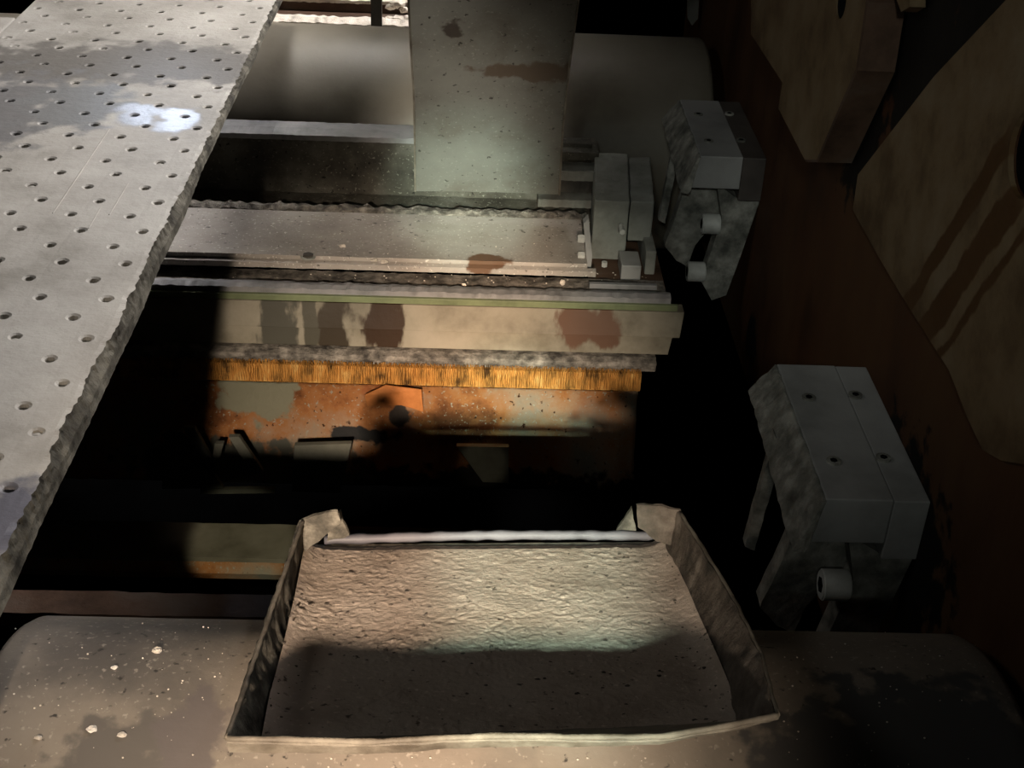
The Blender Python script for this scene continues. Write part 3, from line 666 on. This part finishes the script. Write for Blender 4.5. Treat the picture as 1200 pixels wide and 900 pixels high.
# pale rim bead along the top edges
def bead(path, r, name, m='tray_rim', amp=.0006):
    bm = bmesh.new(); prev = None
    for i, p in enumerate(path):
        d = (path[min(i+1, len(path)-1)]-path[max(i-1, 0)]).normalized(); s = d.cross(Vector((0, 0, 1))).normalized(); u = s.cross(d)
        rr = r*(1+.3*noise.noise(p*60)); ring = [bm.verts.new(p+s*math.cos(a)*rr+u*math.sin(a)*rr+rnd(p, 60, amp)) for a in [k*math.pi/3 for k in range(6)]]
        if prev:
            for j in range(6): bm.faces.new((prev[j], prev[(j+1) % 6], ring[(j+1) % 6], ring[j]))
        else: bm.faces.new(ring[::-1])
        prev = ring
    bm.faces.new(prev); return link(name, bm, m, ty, smooth=True)
bead([sm(RL, i/60) for i in range(61)], .0022, 'rim')
bead([sm(RR, i/60) for i in range(61)], .0020, 'rim')
bead([ft(i/70) for i in range(71)], .0028, 'rim')
slab(lambda u, v: ft(u)+Vector((0, .005*v, -(.019-.011*u)*v)), 90, 4, .002, 'front_flange', 'tray_rim', .0012, 50)
# rear lip (rolled pale edge)
A, B = onfloor(380, 633, .004), onfloor(766, 628, .004)
lipp = [A.lerp(B, i/60)+Vector((0, 0, .004*math.sin(math.pi*i/60))) for i in range(61)]
bead(lipp, .0058, 'rear_lip', 'lip_metal', .0004)
# turned-in rear flaps
def flap(pts, th=.004, m='tray_crust'):
    bm = prism(pts, (0, th, 0)); rough(bm, 70, .0016, maxlen=.006); link('return_flap', bm, m, ty)
yb = RL[2].y
flap([at(*p, y=yb-.002) for p in ((353, 611), (370, 604), (396, 600), (400, 612), (376, 632), (358, 646), (350, 640))])
flap([at(*p, y=yb+.02) for p in ((388, 606), (398, 600), (410, 628), (384, 634))])
flap([at(*p, y=RR[2].y) for p in ((746, 592), (775, 593), (797, 598), (800, 612), (790, 640), (770, 634), (748, 618))], m='mud_wall')
flap([at(*p, y=RR[2].y+.025) for p in ((740, 596), (745, 622), (722, 622))])

# ------------------------------------------------------------------ ground beyond the far roller (top left)
tag(link('floor_beyond', box(-.97, -.08, 3.27, 3.44, .985, 1.05), 'brown_steel'), kind='structure')
bm = extrude_profile([(3.27, .99), (3.275, .968), (3.30, .960), (3.33, .965), (3.345, .985)], -.75, -.10, .004, rag(.004, 60, (1, 2, 3)))
tag(link('pale_debris_ridge', bm, 'debris'), 'bright line of pale rubble lying behind the top of the far roller', 'debris')
cb = empty('rear_beam', (-.4, 3.46, -.99), 'dark brown cross beam at the top edge with a pale dusty upper edge', 'beam')
link('beam_web', box(-.80, -.10, 3.445, 3.47, .962, 1.03), 'brown_steel', cb)
link('dusty_top', extrude_profile([(3.438, .963), (3.438, .955), (3.48, .953), (3.48, .963)], -.80, -.10, .005, rag(.002, 80)), 'debris', cb)
q0, q1 = at(434, -40, y=3.262), at(448, 30, y=3.262)
tag(link('upright_post', box(q0.x, q1.x, 3.252, 3.268, -q0.z, -at(440, 29, y=3.262).z+.03, bevel=.001), 'dark_steel'), 'short dark steel post standing behind the far roller, left of the hanging sheet', 'post')
ms = empty('wire_mesh', (-.4, 3.52, -.92), 'fine pale wire mesh panel at the top edge between walkway and post', 'mesh')
bm = bmesh.new(); a0 = at(376, 0, y=3.5).x; a1 = at(434, 0, y=3.5).x; x = a0
while x < a1:
    cyl((x, 3.5, -.95), (x, 3.5, -.82), .0012, 5, bm); x += .006
for h in (.84, .855, .87, .885, .90, .915): cyl((a0, 3.502, -h), (a1, 3.502, -h), .0012, 5, bm)
tag(link('wires', bm, 'wire', ms), kind='stuff')
link('frame', box(a0-.006, a1+.006, 3.495, 3.507, .95, .96, bevel=.001), 'wire', ms)
def lump(name, p, s, m, label, cat, group, flat=.6, seed=0):
    bm = bmesh.new(); bmesh.ops.create_icosphere(bm, subdivisions=2, radius=1)
    for v in bm.verts: v.co = Vector((v.co.x*s*1.2, v.co.y*s, v.co.z*s*flat))+rnd(v.co, 1.4, s*.45, seed)
    bm.transform(Matrix.Translation(p)); o = link(name, bm, m); return tag(o, label, cat, group)
RL_ = ['pale rubble lump against the right side of the upright post', 'topmost pale rubble lump between post and hanging sheet', 'pale rubble lump touching the hanging sheet edge, upper', 'pale rubble lump in the middle of the lower row behind the roller', 'pale rubble lump lowest and nearest the hanging sheet', 'smallest pale rubble lump at the foot of the upright post']
for i, (px, py, s) in enumerate(((458, 8, .013), (466, 4, .016), (474, 12, .012), (468, 22, .014), (478, 22, .013), (456, 22, .010))):
    pp = at(px, py, y=3.36); 
    if py > 15: pp = at(px, py, y=3.32)
    lump('rubble_lump', Vector((pp.x, pp.y, max(pp.z, -.975))), s, 'debris', RL_[i], 'rubble', 'rubble by the post', seed=i)

# ------------------------------------------------------------------ chips and flakes
def roll_pt(px, py, yc, hc_, r):
    d = ray(px, py); d2 = Vector((0, d.y, d.z)); c = Vector((0, yc, -hc_))
    a = d2.dot(d2); b = -2*d2.dot(c); cc = c.dot(c)-r*r; disc = b*b-4*a*cc
    if disc < 0: return None
    return d*((-b-math.sqrt(disc))/(2*a))
chips = [(184, 762, .0045, 'leaf-shaped pale chip on the near roller, nearest its back edge'), (108, 854, .0040, 'bright white chip low on the left of the near roller'),
         (143, 861, .0034, 'small upright white chip right of the brightest one on the near roller'), (45, 864, .003, 'leftmost white chip on the near roller'), (134, 782, .0028, 'tiny white chip with a dark edge on the left half of the near roller')]
for i, (px, py, s, lb) in enumerate(chips):
    p = roll_pt(px, py, .918, 1.156, .251); lump('paint_chip', p, s, 'debris', lb, 'chip', None, .4, i*3)
p = at(659, 331, h=1.128); lump('white_pellet', p, .0042, 'debris', 'small white oval pellet in the grit below the right half of the table', 'pellet', None, 1.4, 5)
p = at(544, 334, h=1.13); lump('white_pellet', p, .0032, 'debris', 'small white pellet in the grit near the middle of the ledge', 'pellet', None, 1.2, 8)
for px, py, lb in ((401, 288, 'pale curled flake on the flat table right of its bolt'), (438, 305, 'long pale flake near the front edge of the flat table'), (450, 307, 'short dark-edged flake beside the long pale one on the table')):
    p = at(px, py, h=1.097); lump('paint_flake', p, .006, 'debris', lb, 'flake', None, .25, px)
bm = bmesh.new()
def grit(p, s):
    b2 = bmesh.new(); bmesh.ops.create_icosphere(b2, subdivisions=1, radius=s)
    for v in b2.verts: v.co += rnd(v.co*200, 1, s*.5); v.co.z *= .6
    b2.transform(Matrix.Translation(p)); merge(bm, b2)
for i in range(260):
    px, py = random.uniform(0, 1150), random.uniform(728, 899)
    if 262 < px < 918 and py < 885: continue
    p = roll_pt(px, py, .918, 1.156, .2505)
    if p: grit(p, random.choice((.0004, .0005, .0007, .001)))
for i in range(40):
    p = at(random.uniform(200, 675), random.uniform(262, 304), h=1.0975); grit(p, random.choice((.0006, .0008, .0012)))
for i in range(60):
    p = at(random.uniform(270, 760), random.uniform(318, 332), h=1.135); grit(p, random.choice((.0007, .001, .0015)))
tag(link('loose_grit', bm, 'debris'), 'scattered pale grit specks on the rollers and the table', 'grit', kind='stuff')
